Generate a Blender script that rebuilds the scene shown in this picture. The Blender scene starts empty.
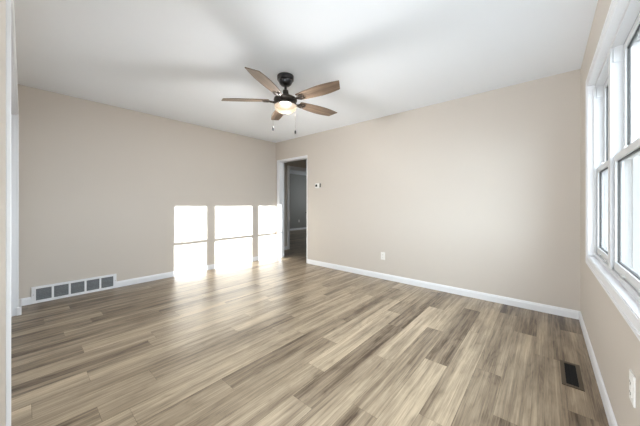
import bpy, bmesh, math, random
from mathutils import Vector, Matrix

S = bpy.context.scene
COL = S.collection
R = math.radians

# ---------------------------------------------------------------- camera, world, sun, exposure
H = 2.44           # ceiling height
W = 4.653          # right-hand wall (window wall)
D = -3.573         # wall on the left with the wide cased opening
cam_d = bpy.data.cameras.new('camera')
cam = bpy.data.objects.new('camera', cam_d); COL.objects.link(cam)
cam.location = (4.397, -3.531, 1.120)
cam.rotation_euler = (R(90), 0, R(40.623))
cam_d.sensor_width = 36.0
cam_d.lens = 36.0 * 258.4 / 640
cam_d.shift_x = -4.27 / 640
cam_d.shift_y = (204.5 - 213) / 640
cam_d.clip_start = 0.01
S.camera = cam

S.view_settings.view_transform = 'Standard'
S.view_settings.look = 'None'
S.view_settings.gamma = 1.0
S.view_settings.use_curve_mapping = False
S.view_settings.exposure = 3.88

world = bpy.data.worlds.new('world'); S.world = world
world.use_nodes = True
wn = world.node_tree.nodes; wl = world.node_tree.links
wn.clear()
wo = wn.new('ShaderNodeOutputWorld'); wb = wn.new('ShaderNodeBackground')
wb.inputs['Color'].default_value = (0.80, 0.90, 1.0, 1)
wb.inputs['Strength'].default_value = 0.95
wl.new(wb.outputs[0], wo.inputs[0])

sun_d = bpy.data.lights.new('sun', 'SUN'); sun = bpy.data.objects.new('sun', sun_d); COL.objects.link(sun)
sun_dir = Vector((-1.0, 0.1645, -0.188)).normalized()
sun.rotation_euler = sun_dir.to_track_quat('-Z', 'Y').to_euler()
sun.location = (9, -1, 3)
sun_d.energy = 1.6
sun_d.angle = R(0.35)
sun_d.color = (0.98, 0.99, 1.0)

# daylight portals in the window openings (guide the sky light, emit nothing themselves)
def portal(y0, y1, z0, z1, x):
    d = bpy.data.lights.new('window_portal', 'AREA'); d.shape = 'RECTANGLE'
    d.size = abs(z1 - z0); d.size_y = abs(y1 - y0)
    d.cycles.is_portal = True
    o = bpy.data.objects.new('window_portal', d); COL.objects.link(o)
    o.location = (x, (y0 + y1) / 2, (z0 + z1) / 2); o.rotation_euler = (0, R(90), 0)
portal(-0.66, -2.83, 0.73, 2.04, W + 0.14)

# soft fill lamp added in the unseen passage behind the camera, and the fan's own lamp
fl_d = bpy.data.lights.new('passage_fill', 'AREA'); fl = bpy.data.objects.new('passage_fill', fl_d); COL.objects.link(fl)
fl_d.shape = 'RECTANGLE'; fl_d.size = 0.9; fl_d.size_y = 0.8; fl_d.energy = 3.9; fl_d.color = (0.86, 0.94, 1.0)
fl.location = (4.13, -4.40, 0.60); fl.rotation_euler = (R(130), 0, R(24))

bd = bpy.data.lights.new('bedroom_fill', 'AREA'); bo = bpy.data.objects.new('bedroom_fill', bd); COL.objects.link(bo)  # unseen area lamp added to brighten the far bedroom
bd.shape = 'RECTANGLE'; bd.size = 1.4; bd.size_y = 1.2; bd.energy = 1.4; bd.color = (0.92, 0.97, 1.0)
bo.location = (-2.3, 5.9, 1.5); bo.rotation_euler = (R(-90), 0, 0)

# ---------------------------------------------------------------- helpers
def bx(bm, x0, x1, y0, y1, z0, z1, bev=0.0):
    x0, x1 = sorted((x0, x1)); y0, y1 = sorted((y0, y1)); z0, z1 = sorted((z0, z1))
    vs = [bm.verts.new(v) for v in ((x0,y0,z0),(x1,y0,z0),(x1,y1,z0),(x0,y1,z0),(x0,y0,z1),(x1,y0,z1),(x1,y1,z1),(x0,y1,z1))]
    fs = [bm.faces.new([vs[i] for i in f]) for f in ((0,3,2,1),(4,5,6,7),(0,1,5,4),(1,2,6,5),(2,3,7,6),(3,0,4,7))]
    if bev > 0:
        es = list({e for f in fs for e in f.edges})
        bmesh.ops.bevel(bm, geom=es, offset=bev, segments=2, profile=0.6, affect='EDGES')
def box(*a, **k):
    bm = bmesh.new(); bx(bm, *a, **k); return bm
def lathe(bm, prof, n=48, c=(0, 0, 0)):
    rings = []
    for r, z in prof:
        if r < 1e-5: rings.append([bm.verts.new((c[0], c[1], c[2]+z))])
        else: rings.append([bm.verts.new((c[0]+r*math.cos(2*math.pi*i/n), c[1]+r*math.sin(2*math.pi*i/n), c[2]+z)) for i in range(n)])
    for a, b in zip(rings[:-1], rings[1:]):
        for i in range(n):
            j = (i+1) % n
            if len(a) == 1 and len(b) == 1: continue
            if len(a) == 1: bm.faces.new((a[0], b[i], b[j]))
            elif len(b) == 1: bm.faces.new((a[i], a[j], b[0]))
            else: bm.faces.new((a[i], a[j], b[j], b[i]))
def tube(bm, pts, r, n=10):
    pts = [Vector(p) for p in pts]; rings = []
    for i, p in enumerate(pts):
        t = (pts[min(i+1, len(pts)-1)] - pts[max(i-1, 0)]).normalized()
        u = t.orthogonal().normalized() if i == 0 else (rings_u - t*rings_u.dot(t)).normalized()
        rings_u = u; v = t.cross(u)
        rr = r[i] if isinstance(r, (list, tuple)) else r
        rings.append([bm.verts.new(p + rr*(math.cos(2*math.pi*k/n)*u + math.sin(2*math.pi*k/n)*v)) for k in range(n)])
    for a, b in zip(rings[:-1], rings[1:]):
        for k in range(n): bm.faces.new((a[k], a[(k+1)%n], b[(k+1)%n], b[k]))
    bm.faces.new(rings[0][::-1]); bm.faces.new(rings[-1])
def sweep(bm, prof, path, up=Vector((0,0,1))):
    """extrude a closed 2-D profile [(out, z)] between two points; 'out' is measured along up x dir"""
    a, b = Vector(path[0]), Vector(path[1]); d = (b-a).normalized(); o = d.cross(up)
    r0 = [bm.verts.new(a + o*p + up*q) for p, q in prof]; r1 = [bm.verts.new(b + o*p + up*q) for p, q in prof]
    n = len(prof)
    for i in range(n): bm.faces.new((r0[i], r0[(i+1)%n], r1[(i+1)%n], r1[i]))
    bm.faces.new(r0[::-1]); bm.faces.new(r1)
def obj(name, bm, m, parent=None, smooth=False, loc=None):
    bmesh.ops.recalc_face_normals(bm, faces=bm.faces)
    me = bpy.data.meshes.new(name); bm.to_mesh(me); bm.free()
    me.materials.append(m)
    if smooth:
        for p in me.polygons: p.use_smooth = True
        me.set_sharp_from_angle(angle=R(35))
    o = bpy.data.objects.new(name, me); COL.objects.link(o)
    if parent: o.parent = parent
    if loc: o.location = loc
    return o
def struct(name, bm, m, **k):
    o = obj(name, bm, m, **k); o['kind'] = 'structure'; return o
def empty(name, loc=(0, 0, 0), rz=0, kind=None):
    o = bpy.data.objects.new(name, None); COL.objects.link(o); o.empty_display_size = 0.05
    o.location = loc; o.rotation_euler = (0, 0, rz)
    if kind: o['kind'] = kind
    return o
def tag(o, label, cat, group=None):
    o['label'] = label; o['category'] = cat
    if group: o['group'] = group
    return o

# ---------------------------------------------------------------- materials
def srgb(r, g, b):
    f = lambda c: (c/255/12.92) if c/255 <= 0.04045 else ((c/255+0.055)/1.055)**2.4
    return (f(r), f(g), f(b), 1)
def mat(name, col, rough=0.5, metal=0.0, bump=0.0, bscale=200, var=0.0, vscale=3.0, spec=0.5):
    m = bpy.data.materials.new(name); m.use_nodes = True
    nt = m.node_tree; b = nt.nodes['Principled BSDF']
    b.inputs['Roughness'].default_value = rough; b.inputs['Metallic'].default_value = metal
    b.inputs['Base Color'].default_value = col
    b.inputs['Specular IOR Level'].default_value = spec
    tc = nt.nodes.new('ShaderNodeTexCoord')
    n2 = nt.nodes.new('ShaderNodeTexNoise'); n2.inputs['Scale'].default_value = vscale; n2.inputs['Detail'].default_value = 3
    nt.links.new(tc.outputs['Object'], n2.inputs['Vector'])
    mx = nt.nodes.new('ShaderNodeMix'); mx.data_type = 'RGBA'
    v = max(var, 0.01)
    mx.inputs['A'].default_value = tuple(c*(1-v) for c in col[:3])+(1,)
    mx.inputs['B'].default_value = tuple(min(1, c*(1+v)) for c in col[:3])+(1,)
    nt.links.new(n2.outputs['Fac'], mx.inputs['Factor']); nt.links.new(mx.outputs['Result'], b.inputs['Base Color'])
    if bump:
        n = nt.nodes.new('ShaderNodeTexNoise'); n.inputs['Scale'].default_value = bscale; n.inputs['Detail'].default_value = 2
        nt.links.new(tc.outputs['Object'], n.inputs['Vector'])
        bp = nt.nodes.new('ShaderNodeBump'); bp.inputs['Strength'].default_value = bump; bp.inputs['Distance'].default_value = 0.002
        nt.links.new(n.outputs['Fac'], bp.inputs['Height']); nt.links.new(bp.outputs['Normal'], b.inputs['Normal'])
    return m
M_wall = mat('greige_wall_paint', srgb(206, 198, 189), 0.6, bump=0.08, bscale=260, spec=0.3)
M_ceil = mat('white_ceiling_paint', srgb(242, 246, 252), 0.8, bump=0.1, bscale=180, spec=0.2)
M_trim = mat('white_trim_paint', srgb(234, 235, 238), 0.35)
M_vinyl = mat('white_vinyl', srgb(214, 215, 217), 0.35)
M_outer = mat('darkened_outer_vinyl', srgb(150, 151, 152), 0.5, var=0.04)  # darker copy of the white vinyl, standing in for weaker daylight
M_gasket = mat('dark_glazing_seal', srgb(58, 58, 58), 0.5)
M_bronze = mat('dark_bronze_metal', srgb(74, 68, 64), 0.32, metal=0.85)
M_black = mat('black_metal', srgb(62, 62, 64), 0.28, metal=0.75)
M_dark = mat('dark_void', srgb(22, 22, 22), 0.9)
M_plastic = mat('white_plastic', srgb(238, 236, 232), 0.4)
M_display = mat('dark_display', srgb(40, 38, 36), 0.15)
M_regis = mat('brown_register_enamel', srgb(84, 72, 56), 0.4, metal=0.3)
M_slot = mat('outlet_slot', srgb(110, 106, 100), 0.6)
M_chain = mat('brass_chain', srgb(84, 76, 66), 0.5, metal=0.6)
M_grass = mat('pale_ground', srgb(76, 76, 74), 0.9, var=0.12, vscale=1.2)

def glass_mat():
    m = bpy.data.materials.new('window_glass'); m.use_nodes = True
    nt = m.node_tree; nt.nodes.clear()
    out = nt.nodes.new('ShaderNodeOutputMaterial'); t = nt.nodes.new('ShaderNodeBsdfTransparent'); g = nt.nodes.new('ShaderNodeBsdfGlossy')
    t.inputs['Color'].default_value = (0.94, 0.96, 0.955, 1); g.inputs['Roughness'].default_value = 0.02
    lw = nt.nodes.new('ShaderNodeLayerWeight'); lw.inputs['Blend'].default_value = 0.5
    pw = nt.nodes.new('ShaderNodeMath'); pw.operation = 'POWER'; pw.inputs[1].default_value = 4.5
    ma = nt.nodes.new('ShaderNodeMath'); ma.operation = 'MULTIPLY_ADD'; ma.inputs[1].default_value = 0.85; ma.inputs[2].default_value = 0.03
    nt.links.new(lw.outputs['Facing'], pw.inputs[0]); nt.links.new(pw.outputs[0], ma.inputs[0])
    mx = nt.nodes.new('ShaderNodeMixShader')
    nt.links.new(ma.outputs[0], mx.inputs[0]); nt.links.new(t.outputs[0], mx.inputs[1]); nt.links.new(g.outputs[0], mx.inputs[2])
    nt.links.new(mx.outputs[0], out.inputs[0]); return m
M_glass = glass_mat()

def mesh_grille_mat():
    """fine grey louvred filter mesh of the return-air grille"""
    m = mat('grey_filter_mesh', srgb(120, 122, 124), 0.6)
    nt = m.node_tree; b = nt.nodes['Principled BSDF']
    tc = nt.nodes.new('ShaderNodeTexCoord'); w = nt.nodes.new('ShaderNodeTexWave'); w.bands_direction = 'Z'
    w.inputs['Scale'].default_value = 38; w.inputs['Distortion'].default_value = 0
    nt.links.new(tc.outputs['Object'], w.inputs['Vector'])
    n = nt.nodes.new('ShaderNodeTexNoise'); n.inputs['Scale'].default_value = 120
    nt.links.new(tc.outputs['Object'], n.inputs['Vector'])
    ad = nt.nodes.new('ShaderNodeMath'); ad.operation = 'MULTIPLY'
    nt.links.new(w.outputs['Fac'], ad.inputs[0]); nt.links.new(n.outputs['Fac'], ad.inputs[1])
    r = nt.nodes.new('ShaderNodeValToRGB'); r.color_ramp.elements[0].color = srgb(96, 99, 102); r.color_ramp.elements[1].color = srgb(170, 173, 176)
    nt.links.new(ad.outputs[0], r.inputs['Fac']); nt.links.new(r.outputs['Color'], b.inputs['Base Color'])
    return m
M_mesh = mesh_grille_mat()

def wood_mat(name, dark, light, attr=None, axis='X', rough=0.4, sc=1.0):
    """weathered oak: long grain streaks and cathedral figure; per-plank tone from a face attribute"""
    m = bpy.data.materials.new(name); m.use_nodes = True
    nt = m.node_tree; L = nt.links.new; b = nt.nodes['Principled BSDF']
    def N(t, **k):
        n = nt.nodes.new(t)
        for a, v in k.items(): setattr(n, a, v)
        return n
    def math_(op, a, c=None, clamp=False):
        n = N('ShaderNodeMath', operation=op); n.use_clamp = clamp
        for i, v in enumerate((a, c)):
            if v is None: continue
            if isinstance(v, (int, float)): n.inputs[i].default_value = v
            else: L(v, n.inputs[i])
        return n.outputs[0]
    tc = N('ShaderNodeTexCoord'); sep = N('ShaderNodeSeparateXYZ'); L(tc.outputs['Object'], sep.inputs[0])
    if attr:
        at = N('ShaderNodeAttribute', attribute_name='plank'); sa = N('ShaderNodeSeparateColor'); L(at.outputs['Color'], sa.inputs[0])
        tone, seed, knot = sa.outputs['Red'], sa.outputs['Green'], sa.outputs['Blue']
    else:
        oi = N('ShaderNodeObjectInfo'); tone = math_('ADD', 0.42, math_('MULTIPLY', oi.outputs['Random'], 0.1)); seed = oi.outputs['Random']; knot = seed
    across = sep.outputs['X'] if axis == 'Y' else sep.outputs['Y']
    along = sep.outputs['Y'] if axis == 'Y' else sep.outputs['X']
    off = math_('MULTIPLY', seed, 37.0)
    def noise(sa_, sl, detail, rough_, dist=0.0, zoff=0.0):
        c = N('ShaderNodeCombineXYZ'); L(math_('MULTIPLY', across, sa_*sc), c.inputs[0]); L(math_('MULTIPLY', along, sl*sc), c.inputs[1])
        L(math_('ADD', off, zoff), c.inputs[2])
        n = N('ShaderNodeTexNoise'); n.inputs['Scale'].default_value = 1; n.inputs['Detail'].default_value = detail
        n.inputs['Roughness'].default_value = rough_; n.inputs['Distortion'].default_value = dist
        L(c.outputs[0], n.inputs['Vector']); return n.outputs['Fac']
    broad = noise(11, 0.6, 4, 0.6, 0.2)             # wide lighter and darker streaks
    mid = noise(48, 1.3, 6, 0.7, 0.2, 5)            # grain bands
    fine = noise(170, 4.0, 3, 0.7, 0.0, 11)         # pores
    blot = noise(8, 2.4, 5, 0.65, 0.5, 19)           # smoky patches
    # cathedral figure: contour lines of a smooth field
    field = noise(6.5, 1.0, 1.5, 0.4, 0.3, 23)
    ring = math_('ABSOLUTE', math_('SUBTRACT', math_('FRACT', math_('MULTIPLY', field, 11.0)), 0.5))
    def ms(v, lo, hi):
        n = N('ShaderNodeMapRange'); n.inputs['From Min'].default_value = lo; n.inputs['From Max'].default_value = hi
        L(v, n.inputs['Value']); return n.outputs['Result']
    s = math_('MULTIPLY', math_('SUBTRACT', broad, 0.5), 1.35)
    s = math_('ADD', s, math_('MULTIPLY', math_('SUBTRACT', mid, 0.5), 1.1))
    s = math_('ADD', s, math_('MULTIPLY', math_('SUBTRACT', fine, 0.5), 0.75))
    s = math_('ADD', s, math_('MULTIPLY', math_('SUBTRACT', blot, 0.5), 0.55))
    s = math_('ADD', s, math_('MULTIPLY', math_('SUBTRACT', ms(ring, 0.0, 0.22), 1.0), math_('MULTIPLY', ms(blot, 0.54, 0.40), 0.13)))
    s = math_('ADD', s, math_('ADD', math_('MULTIPLY', tone, 0.78), 0.10), clamp=True)
    cr = N('ShaderNodeValToRGB'); e = cr.color_ramp.elements
    e[0].position = 0.0; e[0].color = dark; e[1].position = 1.0; e[1].color = light
    mid_c = tuple((dark[i]*0.52 + light[i]*0.48) for i in range(3)) + (1,)
    q = cr.color_ramp.elements.new(0.5); q.color = mid_c
    L(s, cr.inputs['Fac'])
    L(cr.outputs['Color'], b.inputs['Base Color'])
    b.inputs['Specular IOR Level'].default_value = 0.5
    rr = N('ShaderNodeMapRange'); rr.inputs['To Min'].default_value = rough-0.06; rr.inputs['To Max'].default_value = rough+0.08
    L(mid, rr.inputs['Value']); L(rr.outputs['Result'], b.inputs['Roughness'])
    bp = N('ShaderNodeBump'); bp.inputs['Strength'].default_value = 0.12; bp.inputs['Distance'].default_value = 0.001
    L(fine, bp.inputs['Height']); L(bp.outputs['Normal'], b.inputs['Normal'])
    return m
M_floor = wood_mat('weathered_oak_planks', srgb(72, 54, 38), srgb(206, 187, 160), attr='plank', axis='Y', rough=0.33)
M_blade = wood_mat('driftwood_blade', srgb(66, 50, 38), srgb(146, 124, 104), axis='X', rough=0.35, sc=1.3)

# ---------------------------------------------------------------- floor: planks with their own tone, some shade by the windows mixed in
PW = 0.152; PX0 = 4.640; PL = 1.2
# row -> (a known end joint, {index of plank counted away from the far wall : tone})
rows = {
 0: (-0.40, [0.26, 0.40, 0.24, 0.40]), 1: (-1.03, [0.26, 0.42, 0.40]), 2: (-0.70, [0.18, 0.42, 0.26, 0.4]), 3: (-1.506, [0.22, 0.28, 0.40, 0.4]),  # rows along the window wall toned down for the weaker light there
 4: (-0.95, [0.60, 0.56, 0.44]), 5: (-0.423, [0.62, 0.16, 0.62, 0.5]), 6: (-2.325, [0.50, 0.48, 0.34]), 7: (-0.62, [0.40, 0.62, 0.52, 0.4]),
 8: (-1.300, [0.40, 0.24, 0.20, 0.55]), 9: (-1.02, [0.50, 0.76, 0.56]), 10: (-1.885, [0.60, 0.66, 0.40]), 11: (-2.70, [0.5, 0.36, 0.26, 0.46]),
 12: (-0.75, [0.56, 0.62, 0.66, 0.60]), 13: (-2.065, [0.5, 0.62, 0.60, 0.30]), 14: (-1.775, [0.64, 0.56, 0.34, 0.60]), 15: (-1.1, [0.52, 0.62, 0.58]),
 16: (-0.853, [0.50, 0.56, 0.50, 0.70]), 17: (-1.664, [0.54, 0.62, 0.60, 0.28]), 18: (-0.4, [0.5, 0.46, 0.6, 0.52]), 19: (-2.03, [0.48, 0.44, 0.60, 0.28]),
 20: (-1.3, [0.44, 0.52, 0.60, 0.30]), 21: (-2.6, [0.48, 0.46, 0.26, 0.20]), 22: (-0.9, [0.42, 0.5, 0.42, 0.42]), 23: (-1.9, [0.44, 0.36, 0.26, 0.24]),
 24: (-0.6, [0.40, 0.46, 0.30, 0.40]), 25: (-2.2, [0.44, 0.38, 0.34, 0.22]), 26: (-1.5, [0.38, 0.42, 0.28, 0.24]), 27: (-0.8, [0.38, 0.40, 0.24, 0.44]),
 28: (-2.4, [0.40, 0.36, 0.30, 0.26]), 29: (-1.1, [0.38, 0.36, 0.30, 0.3]), 30: (-1.8, [0.36, 0.4, 0.3, 0.3]),
}
def plank_floor(name, x0, x1, y0, y1, seedv, use_rows=True):
    rnd = random.Random(seedv); bm = bmesh.new(); lay = bm.loops.layers.float_color.new('plank')
    k = int(math.floor((PX0 - x1) / PW)) - 1
    G = 0.0007
    while True:
        xb = PX0 - PW*k; xa = xb - PW; row = k; k += 1
        if xb <= x0: break
        a, b = max(xa, x0), min(xb, x1)
        if b - a < 1e-4: continue
        if use_rows and row in rows: j, tones = rows[row]
        else: j, tones = rnd.uniform(-1.2, 0), None
        # first joint at or below y = 0
        j0 = j
        while j0 + PL < 0.0: j0 += PL
        ends = []; y = j0
        while y < y1: y += PL
        while y > y0 - PL: ends.append(y); y -= PL
        for i in range(len(ends)-1):
            hi, lo = min(ends[i], y1), max(ends[i+1], y0)
            if hi - lo < 1e-4: continue
            idx = int(round((j0 + PL - ends[i]) / PL))
            tone = tones[idx] if tones and 0 <= idx < len(tones) else rnd.uniform(0.3, 0.6)
            sd = rnd.random()
            vs = [bm.verts.new(p) for p in ((a+G, lo+G, 0), (b-G, lo+G, 0), (b-G, hi-G, 0), (a+G, hi-G, 0))]
            f = bm.faces.new(vs)
            for l in f.loops: l[lay] = (tone, sd, rnd.random(), 1)
    # dark bed just under the planks so the seams read
    vs = [bm.verts.new(p) for p in ((x0, y0, -0.0012), (x1, y0, -0.0012), (x1, y1, -0.0012), (x0, y1, -0.0012))]
    f = bm.faces.new(vs)
    for l in f.loops: l[lay] = (0.0, 0.5, 0, 1)
    vs2 = [bm.verts.new(p) for p in ((x0, y0, -0.1), (x1, y0, -0.1), (x1, y1, -0.1), (x0, y1, -0.1))]
    fs = [bm.faces.new(vs2[::-1])]
    for i in range(4): fs.append(bm.faces.new((vs2[i], vs2[(i+1)%4], vs[(i+1)%4], vs[i])))
    for f in fs:
        for l in f.loops: l[lay] = (0.0, 0.5, 0, 1)
    return struct(name, bm, M_floor)
HX = -0.50            # hallway's left wall, the second doorway stands in it
plank_floor('floor', -4.1, 5.0, -5.6, 6.2, 7)

# ---------------------------------------------------------------- ceiling
struct('ceiling', box(-4.1, 5.0, -5.6, 6.2, H, H+0.1), M_ceil)

# ---------------------------------------------------------------- walls
T = 0.12
WY0, WY1, WZ0, WZ1 = -2.845, -0.645, 0.715, 2.050      # window opening
DX0, DX1, DZ = 0.120, 0.935, 2.030                     # doorway in the far wall
struct('wall_left', box(-T, 0, D, 0.0, 0, H), M_wall)
bm = bmesh.new()                                       # far wall with its doorway
bx(bm, -T, DX0, 0, T, 0, H); bx(bm, DX0, DX1, 0, T, DZ, H); bx(bm, DX1, W, 0, T, 0, H)
struct('wall_back', bm, M_wall)
bm = bmesh.new()                                       # window wall
XT = W + 0.16
bx(bm, W, XT, WY1, T, 0, H); bx(bm, W, XT, -5.6, WY0, 0, H)
bx(bm, W, XT, WY0, WY1, 0, WZ0); bx(bm, W, XT, WY0, WY1, WZ1, H)
struct('wall_right', bm, M_wall)
CX0, CX1, CZ = 0.33, 2.857, 2.035                      # wide closet opening
EX = 3.62                                              # passage the photographer stands in starts here
bm = bmesh.new()
bx(bm, -T, CX0, D-T, D, 0, H); bx(bm, CX0, CX1, D-T, D, CZ, H); bx(bm, CX1, EX, D-T, D, 0, H)
bx(bm, EX, W, D-T, D, 2.25, H)
struct('wall_front', bm, M_wall)
# rooms beyond the openings
bm = bmesh.new()
bx(bm, EX-T, EX, -5.6, D-T, 0, H); bx(bm, EX, W, -5.6, -5.48, 0, H)
struct('wall_passage', bm, M_wall)
bm = bmesh.new()
bx(bm, -T, EX-T, -4.45, -4.35, 0, H); bx(bm, -T-0.02, -T+0.0, -4.35, D-T, 0, H)
struct('wall_closet', bm, M_wall)
# hallway
D2Y0, D2Y1, D2Z = 0.825, 1.60, 2.03
bm = bmesh.new()
bx(bm, HX-T, HX, T-0.0, D2Y0, 0, H); bx(bm, HX-T, HX, D2Y0, D2Y1, D2Z, H); bx(bm, HX-T, HX, D2Y1, 2.0, 0, H)
bx(bm, HX-T, -T, 0, T, 0, H)
bx(bm, HX-T, 2.6, 1.9, 2.0, 0, H); bx(bm, 2.6, 2.7, T, 2.0, 0, H)
struct('wall_hallway', bm, M_wall)
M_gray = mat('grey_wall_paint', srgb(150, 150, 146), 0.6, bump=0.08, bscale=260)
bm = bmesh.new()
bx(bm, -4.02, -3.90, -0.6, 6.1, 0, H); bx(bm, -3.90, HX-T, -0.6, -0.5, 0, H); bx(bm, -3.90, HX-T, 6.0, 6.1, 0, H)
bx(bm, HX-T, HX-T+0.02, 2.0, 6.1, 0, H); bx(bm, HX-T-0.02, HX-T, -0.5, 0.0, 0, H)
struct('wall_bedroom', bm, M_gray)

# ---------------------------------------------------------------- baseboards
BH = 0.082
BP = [(0, 0), (0.013, 0), (0.013, BH-0.022), (0.010, BH-0.014), (0.008, BH-0.004), (0.004, BH), (0, BH)]
BS = [(0.013, 0), (0.022, 0), (0.0215, 0.006), (0.018, 0.012), (0.013, 0.015)]
def baseboard(name, segs, shoe=False):
    bm = bmesh.new()
    for a, b in segs:
        sweep(bm, BP, (a, b))
        if shoe: sweep(bm, BS, (a, b))
    return struct(name, bm, M_trim)
# profile 'out' = dir x up, so run each segment with the room on its right-hand side
VY0, VY1 = -3.470, -2.712                               # return-air grille span
baseboard('baseboard_left', [((0, D+0.03, 0), (0, VY0, 0)), ((0, VY1, 0), (0, 0, 0))])
baseboard('baseboard_back', [((DX1+0.012, 0, 0), (W, 0, 0))])
baseboard('baseboard_right', [((W, 0, 0), (W, -5.48, 0))])
bm = bmesh.new(); bx(bm, 0.0, 0.362, D, -3.541, 0, BH, bev=0.003); bx(bm, CX1+0.016, EX, D, D+0.006, 0, BH)
struct('baseboard_front', bm, M_trim)
baseboard('baseboard_hallway', [((HX, T, 0), (HX, D2Y0-0.06, 0)), ((-3.90, -0.5, 0), (-3.90, 6.0, 0))])

# ---------------------------------------------------------------- doorway trim
bm = bmesh.new()                                        # far doorway: wide left casing, narrow head and right edge
bx(bm, 0.050, DX0, -0.016, 0, 0, DZ+0.030, bev=0.003)
bx(bm, DX0, DX1+0.012, -0.010, 0, DZ, DZ+0.030, bev=0.002)
bx(bm, DX1, DX1+0.012, -0.008, 0, 0, DZ, bev=0.002)
bx(bm, DX0, DX0+0.014, 0, T, 0, DZ); bx(bm, DX1-0.014, DX1, 0, T, 0, DZ); bx(bm, DX0, DX1, 0, T, DZ-0.014, DZ)
bx(bm, DX0+0.014, DX0+0.026, 0.05, 0.085, 0, DZ-0.014); bx(bm, DX1-0.026, DX1-0.014, 0.05, 0.085, 0, DZ-0.014)
fr = struct('door_1', bm, M_trim)
bm = box(DX1-0.018, DX1-0.0135, 0.008, 0.045, 0.94, 1.0, bev=0.001)
lathe(bm, [(0, -0.018), (0.010, -0.016), (0.013, -0.008), (0.010, 0), (0, 0)], n=16, c=(DX1-0.030, 0.0, 0.975))
o = obj('strike_plate', bm, M_black, fr); o['label'] = 'small dark metal latch plate on the doorway edge'
bm = bmesh.new()                                        # second doorway, across the hallway
for y0, y1 in ((D2Y0-0.062, D2Y0), (D2Y1, D2Y1+0.062)): bx(bm, HX, HX+0.016, y0, y1, 0, D2Z+0.062, bev=0.003)
bx(bm, HX, HX+0.016, D2Y0, D2Y1, D2Z, D2Z+0.062, bev=0.003)
bx(bm, HX-T, HX, D2Y0, D2Y0+0.014, 0, D2Z); bx(bm, HX-T, HX, D2Y1-0.014, D2Y1, 0, D2Z); bx(bm, HX-T, HX, D2Y0, D2Y1, D2Z-0.014, D2Z)
struct('door_2', bm, M_trim)
# closet opening: casing, jamb, two sliding panels
bm = bmesh.new()
Yc = -3.560
bx(bm, CX0-0.068, CX0, D, Yc, 0, CZ+0.068, bev=0.003); bx(bm, CX1, CX1+0.016, D, Yc, 0, CZ+0.068, bev=0.003)
bx(bm, CX0, CX1, D, Yc, CZ, CZ+0.068, bev=0.003)
bx(bm, CX0, CX0+0.014, D-T, D, 0, CZ); bx(bm, CX1-0.014, CX1, D-T, D, 0, CZ); bx(bm, CX0, CX1, D-T, D, CZ-0.014, CZ)
struct('trim_1', bm, M_trim)
def closet_panel(name, x0, x1, y):
    e = empty(name, ((x0+x1)/2, y, 0.0), kind='structure')
    hw = (x1-x0)/2
    bm = bmesh.new(); bx(bm, -hw, hw, -0.017, 0.017, 0.012, CZ-0.02, bev=0.002)
    for z0, z1 in ((0.2, 0.95), (1.07, CZ-0.16)):
        for a, b, c, d in ((-hw+0.1, hw-0.1, z0, z0+0.02), (-hw+0.1, hw-0.1, z1-0.02, z1), (-hw+0.1, -hw+0.12, z0, z1), (hw-0.12, hw-0.1, z0, z1)):
            bx(bm, a, b, 0.017, 0.023, c, d)
    obj('door_panel', bm, M_trim, e)
    s = 1 if x0 > 1 else -1
    bm = bmesh.new(); lathe(bm, [(0.0, 0.0), (0.022, 0.0), (0.024, 0.003), (0.02, 0.004), (0.018, 0.001), (0, 0.001)], n=24)
    bmesh.ops.rotate(bm, verts=bm.verts, cent=(0, 0, 0), matrix=Matrix.Rotation(R(-90), 3, 'X'))
    bmesh.ops.translate(bm, verts=bm.verts, vec=(s*(hw-0.06), 0.0175, 1.0))
    obj('door_pull', bm, M_black, e)
closet_panel('door_3', CX0+0.016, 1.62, -3.645)
closet_panel('door_4', 1.57, CX1-0.016, -3.683)

# ---------------------------------------------------------------- windows
CO = 0.062
bm = bmesh.new()                                        # picture-frame casing, two-step profile
def casing_run(y0, y1, z0, z1, horiz):
    bx(bm, W-0.010, W, y0, y1, z0, z1, bev=0.003)
for y0, y1, z0, z1 in ((WY1, WY1+CO, WZ0-CO, WZ1+CO), (WY0-CO, WY0, WZ0-CO, WZ1+CO), (WY0, WY1, WZ1, WZ1+CO), (WY0, WY1, WZ0-CO, WZ0)):
    casing_run(y0, y1, z0, z1, True)
c2 = 0.018
for y0, y1, z0, z1 in ((WY1+CO-c2, WY1+CO, WZ0-CO, WZ1+CO), (WY0-CO, WY0-CO+c2, WZ0-CO, WZ1+CO), (WY0-CO, WY1+CO, WZ1+CO-c2, WZ1+CO), (WY0-CO, WY1+CO, WZ0-CO, WZ0-CO+c2)):
    bx(bm, W-0.014, W-0.009, y0, y1, z0, z1, bev=0.002)
# reveal boards around the opening
bx(bm, W-0.006, W+0.0298, WY1-0.006, WY1, WZ0, WZ1); bx(bm, W-0.006, W+0.0298, WY0, WY0+0.006, WZ0, WZ1)
bx(bm, W-0.006, W+0.0298, WY0, WY1, WZ1-0.006, WZ1); bx(bm, W-0.006, W+0.0298, WY0, WY1, WZ0, WZ0+0.006)
struct('trim_2', bm, M_trim)

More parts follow.
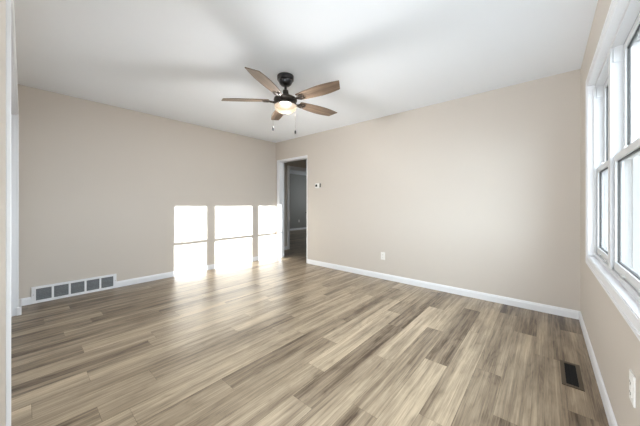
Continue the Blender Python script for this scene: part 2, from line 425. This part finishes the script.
def window(n, y_hi, y_lo):
    """one double-hung unit; y_hi .. y_lo are the sash edges"""
    e = empty('window_%d' % n, (W, (y_hi+y_lo)/2, WZ0), kind='structure')
    inv = Matrix.Translation(-e.location)
    def part(name, bm, m, parent=e, smooth=False):
        bmesh.ops.transform(bm, matrix=inv, verts=bm.verts); return obj(name, bm, m, parent, smooth)
    zb, zt = WZ0+0.030, WZ1-0.030
    F = 0.0275
    bm = bmesh.new()                                    # frame with sash tracks
    for s, y in ((1, y_hi), (-1, y_lo)):
        bx(bm, W+0.030, W+0.0755, y, y+s*F, WZ0+0.001, WZ1-0.001)
        bx(bm, W+0.0725, W+0.0760, y-s*0.008, y, zb, zt)       # parting strip between the tracks
        bx(bm, W+0.0255, W+0.034, y-s*0.006, y+s*(F-0.0006), zb, zt, bev=0.001)
        bx(bm, W+0.038, W+0.072, y-s*0.010, y, zt-0.085, zt)   # balance cover at the top of the track
    bx(bm, W+0.030, W+0.0755, y_lo, y_hi, zt, WZ1-0.001); bx(bm, W+0.030, W+0.0755, y_lo, y_hi, WZ0+0.001, zb)
    bx(bm, W+0.026, W+0.034, y_lo+0.006, y_hi-0.006, zb-0.002, zb+0.006, bev=0.001)
    part('window_frame', bm, M_vinyl)
    bm = bmesh.new()                                    # outer half of the frame and its sill, greyed to tame the daylight
    for s, y in ((1, y_hi), (-1, y_lo)): bx(bm, W+0.0756, W+0.140, y, y+s*F, WZ0+0.001, WZ1-0.001); bx(bm, W+0.110, W+0.116, y-s*0.010, y, zb, zt)
    bx(bm, W+0.0756, W+0.140, y_lo, y_hi, zt, WZ1-0.001); bx(bm, W+0.0756, W+0.155, y_lo, y_hi, WZ0+0.001, zb)
    part('outer_frame', bm, M_outer)
    def sash(name, x0, x1, z0, z1, st, rb, rt):
        bm = bmesh.new()
        bx(bm, x0, x1, y_hi-st, y_hi-0.001, z0, z1, bev=0.002); bx(bm, x0, x1, y_lo+0.001, y_lo+st, z0, z1, bev=0.002)
        bx(bm, x0, x1, y_lo+st, y_hi-st, z0, z0+rb, bev=0.002); bx(bm, x0, x1, y_lo+st, y_hi-st, z1-rt, z1, bev=0.002)
        s = part(name, bm, M_vinyl)
        bm = bmesh.new(); g = 0.0055; xm = (x0+x1)/2    # dark glazing seal
        for a, b, c, d in ((y_hi-st-g, y_hi-st, z0+rb, z1-rt), (y_lo+st, y_lo+st+g, z0+rb, z1-rt), (y_lo+st, y_hi-st, z0+rb, z0+rb+g), (y_lo+st, y_hi-st, z1-rt-g, z1-rt)):
            bx(bm, xm-0.007, xm+0.007, a, b, c, d)
        part('glazing_seal', bm, M_gasket, s)
        part('glass_pane', box(xm-0.003, xm+0.003, y_lo+st+g, y_hi-st-g, z0+rb+g, z1-rt-g), M_glass, s)
        return s
    sash('upper_sash', W+0.0765, W+0.1060, 1.372, zt, 0.042, 0.036, 0.034)
    ls = sash('lower_sash', W+0.0400, W+0.0720, zb, 1.400, 0.042, 0.052, 0.036)
    for f in (0.25, 0.78):
        y = y_lo + (y_hi-y_lo)*f
        bm = bmesh.new(); bx(bm, W+0.046, W+0.074, y-0.028, y+0.028, 1.400, 1.410, bev=0.002); bx(bm, W+0.050, W+0.070, y-0.010, y+0.022, 1.410, 1.422, bev=0.003)
        part('sash_lock', bm, M_vinyl, ls)
    for f in (0.3, 0.7):
        y = y_lo + (y_hi-y_lo)*f
        part('sash_lift', box(W+0.032, W+0.040, y-0.03, y+0.03, zb+0.012, zb+0.020, bev=0.002), M_vinyl, ls)
window(1, -0.6725, -1.265)
window(2, -1.320, -2.165)
window(3, -2.220, -2.8175)

# ---------------------------------------------------------------- outside: pale ground and the neighbouring house wall
struct('ground', box(W+0.16, 40, -30, 30, -0.55, -0.45), M_grass)
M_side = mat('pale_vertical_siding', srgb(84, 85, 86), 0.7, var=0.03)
e = empty('exterior_wall', (9.5, 7.9, -0.45), kind='structure')
bm = bmesh.new(); bx(bm, -5.0, 5.0, 0, 3.0, 0, 8.5)
obj('siding', bm, M_side, e)
bm = bmesh.new(); rnd = random.Random(3); x = -5.0
while x < 5.0:
    w_ = 0.05; bx(bm, x, x+w_, -0.05, 0, 0.0, 8.5); x += 0.42
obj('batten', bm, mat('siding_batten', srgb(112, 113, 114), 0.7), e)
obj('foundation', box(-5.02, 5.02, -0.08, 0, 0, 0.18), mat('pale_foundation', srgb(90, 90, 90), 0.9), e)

# ---------------------------------------------------------------- return-air grille
e = tag(empty('return_air_grille', (0.0, (VY0+VY1)/2, 0.0)), 'long low white return-air grille with five grey mesh panels in the left wall', 'air vent')
hy = (VY1-VY0)/2; GZ = 0.188; ft = 0.014; rail_t = 0.026; rail_b = 0.030; sd = 0.034; mu = 0.019
bm = bmesh.new()
bx(bm, 0, ft, -hy+sd, hy-sd, GZ-rail_t, GZ, bev=0.001); bx(bm, 0, ft, -hy+sd, hy-sd, 0.001, rail_b, bev=0.001)
bx(bm, 0, ft, -hy, -hy+sd, 0.001, GZ, bev=0.001); bx(bm, 0, ft, hy-sd, hy, 0.001, GZ, bev=0.001)
inner = 2*hy - 2*sd; pw = (inner - 4*mu)/5
for i in range(1, 5):
    y = -hy+sd+i*pw+(i-1)*mu; bx(bm, 0, ft-0.001, y, y+mu, rail_b-0.002, GZ-rail_t+0.002)
obj('grille_frame', bm, M_trim, e)
for i in range(5):
    y = -hy+sd+i*(pw+mu)
    bm = bmesh.new(); bx(bm, 0.001, 0.004, y, y+pw, rail_b, GZ-rail_t)
    n = 9
    for k in range(n):
        z = rail_b + (k+0.5)*(GZ-rail_t-rail_b)/n; bx(bm, 0.003, 0.008, y, y+pw, z-0.002, z+0.002)
    obj('mesh_panel', bm, M_mesh, e)
for s in (-1, 1):
    bm = bmesh.new(); lathe(bm, [(0, 0.003), (0.003, 0.0025), (0.004, 0.0)], n=12)
    bmesh.ops.rotate(bm, verts=bm.verts, cent=(0, 0, 0), matrix=Matrix.Rotation(R(90), 3, 'Y'))
    bmesh.ops.translate(bm, verts=bm.verts, vec=(ft, s*(hy-0.014), 0.10))
    obj('screw', bm, mat('zinc_screw', srgb(150, 150, 150), 0.4, metal=0.6), e)

# ---------------------------------------------------------------- floor register
e = tag(empty('floor_register', (4.523, -1.182, 0.0)), 'brown metal floor register with a dark slotted centre, in the planks near the window wall', 'air vent')
hx, hy = 0.051, 0.163; ix, iy = 0.029, 0.140
bm = bmesh.new()
for a in ((-hx, -ix, -hy, hy), (ix, hx, -hy, hy), (-ix, ix, -hy, -iy), (-ix, ix, iy, hy)): bx(bm, a[0], a[1], a[2], a[3], 0.0005, 0.005, bev=0.001)
obj('register_frame', bm, M_regis, e)
bm = bmesh.new(); bx(bm, -ix, ix, -iy, iy, 0.0003, 0.0010)
obj('duct_opening', bm, M_dark, e)
bm = bmesh.new()
for k in range(19):
    y = -iy + (k+0.5)*2*iy/19; bx(bm, -ix, ix, y-0.0012, y+0.0012, 0.0012, 0.003)
bx(bm, -0.0015, 0.0015, -iy, iy, 0.0012, 0.0035)
obj('louver', bm, M_dark, e)

# ---------------------------------------------------------------- outlets and thermostat (built facing -Y at the origin, then turned)
def outlet(name, loc, rz, label, group=None):
    e = tag(empty(name, loc, rz), label, 'outlet', group)
    obj('cover_plate', box(-0.035, 0.035, -0.006, 0.0, -0.057, 0.057, bev=0.0025), M_plastic, e)
    for s in (-1, 1):
        r = obj('socket', box(-0.017, 0.017, -0.0085, -0.005, s*0.020-0.0135, s*0.020+0.0135, bev=0.003), M_plastic, e)
        bm = bmesh.new()
        bx(bm, -0.0085, -0.0060, -0.0092, -0.008, s*0.020-0.003, s*0.020+0.006); bx(bm, 0.0060, 0.0085, -0.0092, -0.008, s*0.020-0.003, s*0.020+0.005)
        bx(bm, -0.002, 0.002, -0.0092, -0.008, s*0.020-0.010, s*0.020-0.006)
        obj('slot', bm, M_slot, r)
    bm = bmesh.new(); lathe(bm, [(0, 0.0015), (0.003, 0.001), (0.0035, 0)], n=12)
    bmesh.ops.rotate(bm, verts=bm.verts, cent=(0, 0, 0), matrix=Matrix.Rotation(R(90), 3, 'X')); bmesh.ops.translate(bm, verts=bm.verts, vec=(0, -0.006, 0))
    obj('screw', bm, M_plastic, e)
outlet('wall_outlet', (2.535, 0, 0.345), 0, 'white outlet low on the far beige wall, right of the doorway')
outlet('wall_outlet', (W, -2.001, 0.412), R(-90), 'white outlet low on the wall under the windows')
outlet('wall_outlet', (-3.90, 4.423, 0.39), R(90), 'small white outlet on the grey wall seen through the two doorways')

e = tag(empty('thermostat', (1.228, 0, 1.464)), 'small white thermostat with a dark display, on the wall right of the doorway', 'thermostat')
obj('wall_plate', box(-0.062, 0.062, -0.008, 0, -0.045, 0.045, bev=0.003), M_plastic, e)
obj('thermostat_body', box(-0.056, 0.056, -0.036, -0.006, -0.040, 0.040, bev=0.009), M_plastic, e)
obj('display', box(-0.044, 0.000, -0.038, -0.034, -0.020, 0.022, bev=0.001), M_display, e)
M_shade = mat('shaded_side_grey', srgb(140, 136, 128), 0.5)
obj('shaded_side', box(0.054, 0.066, -0.037, -0.006, -0.034, 0.040, bev=0.005), M_shade, e)  # grey piece added as the body's right side in shade
obj('button', box(0.020, 0.038, -0.0385, -0.034, -0.006, 0.010, bev=0.001), M_plastic, e)

# ---------------------------------------------------------------- ceiling fan
fan = tag(empty('ceiling_fan', (2.366, -1.775, H)), 'five-blade ceiling fan with driftwood blades, dark bronze motor and a lit bowl light', 'ceiling fan')
bm = bmesh.new(); lathe(bm, [(0, 0), (0.080, 0), (0.084, -0.004), (0.084, -0.040), (0.081, -0.046), (0.072, -0.050), (0.069, -0.062), (0.060, -0.082), (0.044, -0.098), (0.022, -0.106), (0, -0.106)])
obj('canopy', bm, M_black, fan, smooth=True)
bm = bmesh.new(); lathe(bm, [(0, -0.100), (0.0135, -0.100), (0.0135, -0.200), (0, -0.200)], n=24)
obj('downrod', bm, M_black, fan, smooth=True)
bm = bmesh.new(); lathe(bm, [(0, -0.145), (0.020, -0.145), (0.027, -0.150), (0.033, -0.185), (0.042, -0.205), (0.062, -0.216), (0.098, -0.224), (0.116, -0.236), (0.120, -0.250), (0.114, -0.264), (0.100, -0.276), (0.095, -0.284), (0, -0.284)])
obj('motor_housing', bm, M_bronze, fan, smooth=True)
bm = bmesh.new(); lathe(bm, [(0, -0.284), (0.094, -0.284), (0.108, -0.287), (0.116, -0.293), (0.116, -0.304), (0.108, -0.307), (0, -0.307)])
obj('light_fitter', bm, M_bronze, fan, smooth=True)
# bowl: glowing frosted glass
mb = bpy.data.materials.new('frosted_bowl_glass'); mb.use_nodes = True
nb = mb.node_tree; nb.nodes.clear()
tcn = nb.nodes.new('ShaderNodeTexCoord'); no = nb.nodes.new('ShaderNodeTexNoise'); no.inputs['Scale'].default_value = 9; no.inputs['Detail'].default_value = 3
nb.links.new(tcn.outputs['Object'], no.inputs['Vector'])
rp = nb.nodes.new('ShaderNodeValToRGB'); rp.color_ramp.elements[0].color = (0.010, 0.0070, 0.0042, 1); rp.color_ramp.elements[1].color = (0.0098, 0.0084, 0.0068, 1)
rp.color_ramp.elements[0].position = 0.35; rp.color_ramp.elements[1].position = 0.6
nb.links.new(no.outputs['Fac'], rp.inputs['Fac'])
b_out = nb.nodes.new('ShaderNodeOutputMaterial'); b_tr = nb.nodes.new('ShaderNodeBsdfTransparent'); b_tl = nb.nodes.new('ShaderNodeBsdfTranslucent')
b_df = nb.nodes.new('ShaderNodeBsdfDiffuse'); b_m1 = nb.nodes.new('ShaderNodeMixShader'); b_m2 = nb.nodes.new('ShaderNodeMixShader')
b_tr.inputs['Color'].default_value = (0.94, 0.95, 0.95, 1); b_df.inputs['Color'].default_value = srgb(238, 226, 208)
nb.links.new(rp.outputs['Color'], b_tl.inputs['Color'])
b_m1.inputs[0].default_value = 0.01; nb.links.new(b_tl.outputs[0], b_m1.inputs[1]); nb.links.new(b_df.outputs[0], b_m1.inputs[2])
b_m2.inputs[0].default_value = 0.40; nb.links.new(b_m1.outputs[0], b_m2.inputs[1]); nb.links.new(b_tr.outputs[0], b_m2.inputs[2])
nb.links.new(b_m2.outputs[0], b_out.inputs[0])
bm = bmesh.new(); lathe(bm, [(0.104, -0.303), (0.111, -0.309), (0.113, -0.318), (0.110, -0.333), (0.099, -0.350), (0.080, -0.365), (0.052, -0.377), (0.022, -0.383), (0, -0.384)])
obj('light_bowl', bm, mb, fan, smooth=True)
bm = bmesh.new(); lathe(bm, [(0, -0.382), (0.009, -0.383), (0.010, -0.388), (0.006, -0.393), (0, -0.394)], n=20)
obj('finial', bm, M_bronze, fan, smooth=True)
# blade outline (x along the blade, y across); tip cut on a slant
def outline():
    L0, L1 = 0.165, 0.665
    up, lo = [], []
    N = 22
    for i in range(N+1):
        t = i/N
        w = 0.046 + (0.071-0.046)*math.sin(min(t/0.62, 1)*math.pi/2)
        if t > 0.62: w -= 0.020*((t-0.62)/0.38)**1.6
        xt = L0 + (L1-L0)*t
        up.append((L0 + (L1-L0-0.048)*t, w)); lo.append((xt, -w))
    return lo + up[::-1]
def blade_mesh():
    bm = bmesh.new(); pts = outline(); th = 0.0035
    a = [bm.verts.new((x, y, -th)) for x, y in pts]; b = [bm.verts.new((x, y, th)) for x, y in pts]
    n = len(pts); h = n//2
    for vs, rev in ((a, True), (b, False)):
        for i in range(h-1):
            q = [vs[i], vs[i+1], vs[n-2-i], vs[n-1-i]]
            bm.faces.new(q[::-1] if rev else q)
    for i in range(n): bm.faces.new((a[i], a[(i+1)%n], b[(i+1)%n], b[i]))
    return bm
def bracket_mesh():
    bm = bmesh.new()
    # arm from the motor out to the blade root, then a forked plate with three lobes under the blade
    tube(bm, [(0.095, 0, -0.012), (0.125, 0, -0.016), (0.150, 0, -0.012), (0.175, 0, -0.008)], [0.013, 0.010, 0.010, 0.008], n=10)
    for s in (-1, 1):
        tube(bm, [(0.150, 0, -0.011), (0.168, s*0.020, -0.009), (0.190, s*0.034, -0.008), (0.212, s*0.032, -0.008), (0.222, s*0.022, -0.008)], [0.008, 0.007, 0.0065, 0.006, 0.005], n=8)
    tube(bm, [(0.165, 0, -0.009), (0.205, 0, -0.008), (0.228, 0, -0.008)], [0.008, 0.007, 0.005], n=8)
    for x, y in ((0.222, 0.024), (0.222, -0.024), (0.228, 0)):
        lathe(bm, [(0, -0.016), (0.007, -0.014), (0.009, -0.008), (0.009, -0.004)], n=12, c=(x, y, 0))
    return bm
bl_mesh = None
for i, a in enumerate((182.5, 110.5, 38.5, -33.5, -105.5)):
    rot = Matrix.Rotation(R(a+40.623), 4, 'Z') @ Matrix.Rotation(R(-12), 4, 'X')
    if i == 0:
        b0 = obj('blade', blade_mesh(), M_blade, fan); k0 = obj('blade_bracket', bracket_mesh(), M_bronze, b0, smooth=True); b, k = b0, k0
    else:
        b = b0.copy(); COL.objects.link(b); k = k0.copy(); COL.objects.link(k); k.parent = b
    b.parent = fan
    b.matrix_local = Matrix.Translation((0, 0, -0.254)) @ rot
ld = bpy.data.lights.new('lamp_glow', 'POINT'); lo = bpy.data.objects.new('lamp_glow', ld); COL.objects.link(lo)
ld.energy = 6.6; ld.color = (1.0, 0.99, 0.98); ld.shadow_soft_size = 0.06
lo.parent = fan; lo.location = (0, 0, -0.350)
for (x, y, zt, zb) in ((-0.094, -0.086, -0.290, -0.525), (0.064, 0.077, -0.290, -0.553)):
    bm = bmesh.new(); tube(bm, [(x, y, -0.262), (x, y, -0.35), (x, y, zb)], 0.0008, n=6)
    c = obj('pull_chain', bm, M_chain, fan)
    bm = bmesh.new(); lathe(bm, [(0, 0.002), (0.005, 0.0), (0.0085, -0.008), (0.0095, -0.022), (0.0085, -0.036), (0, -0.038)], n=16, c=(x, y, zb))
    o = obj('chain_pull', bm, M_black, c, smooth=True)
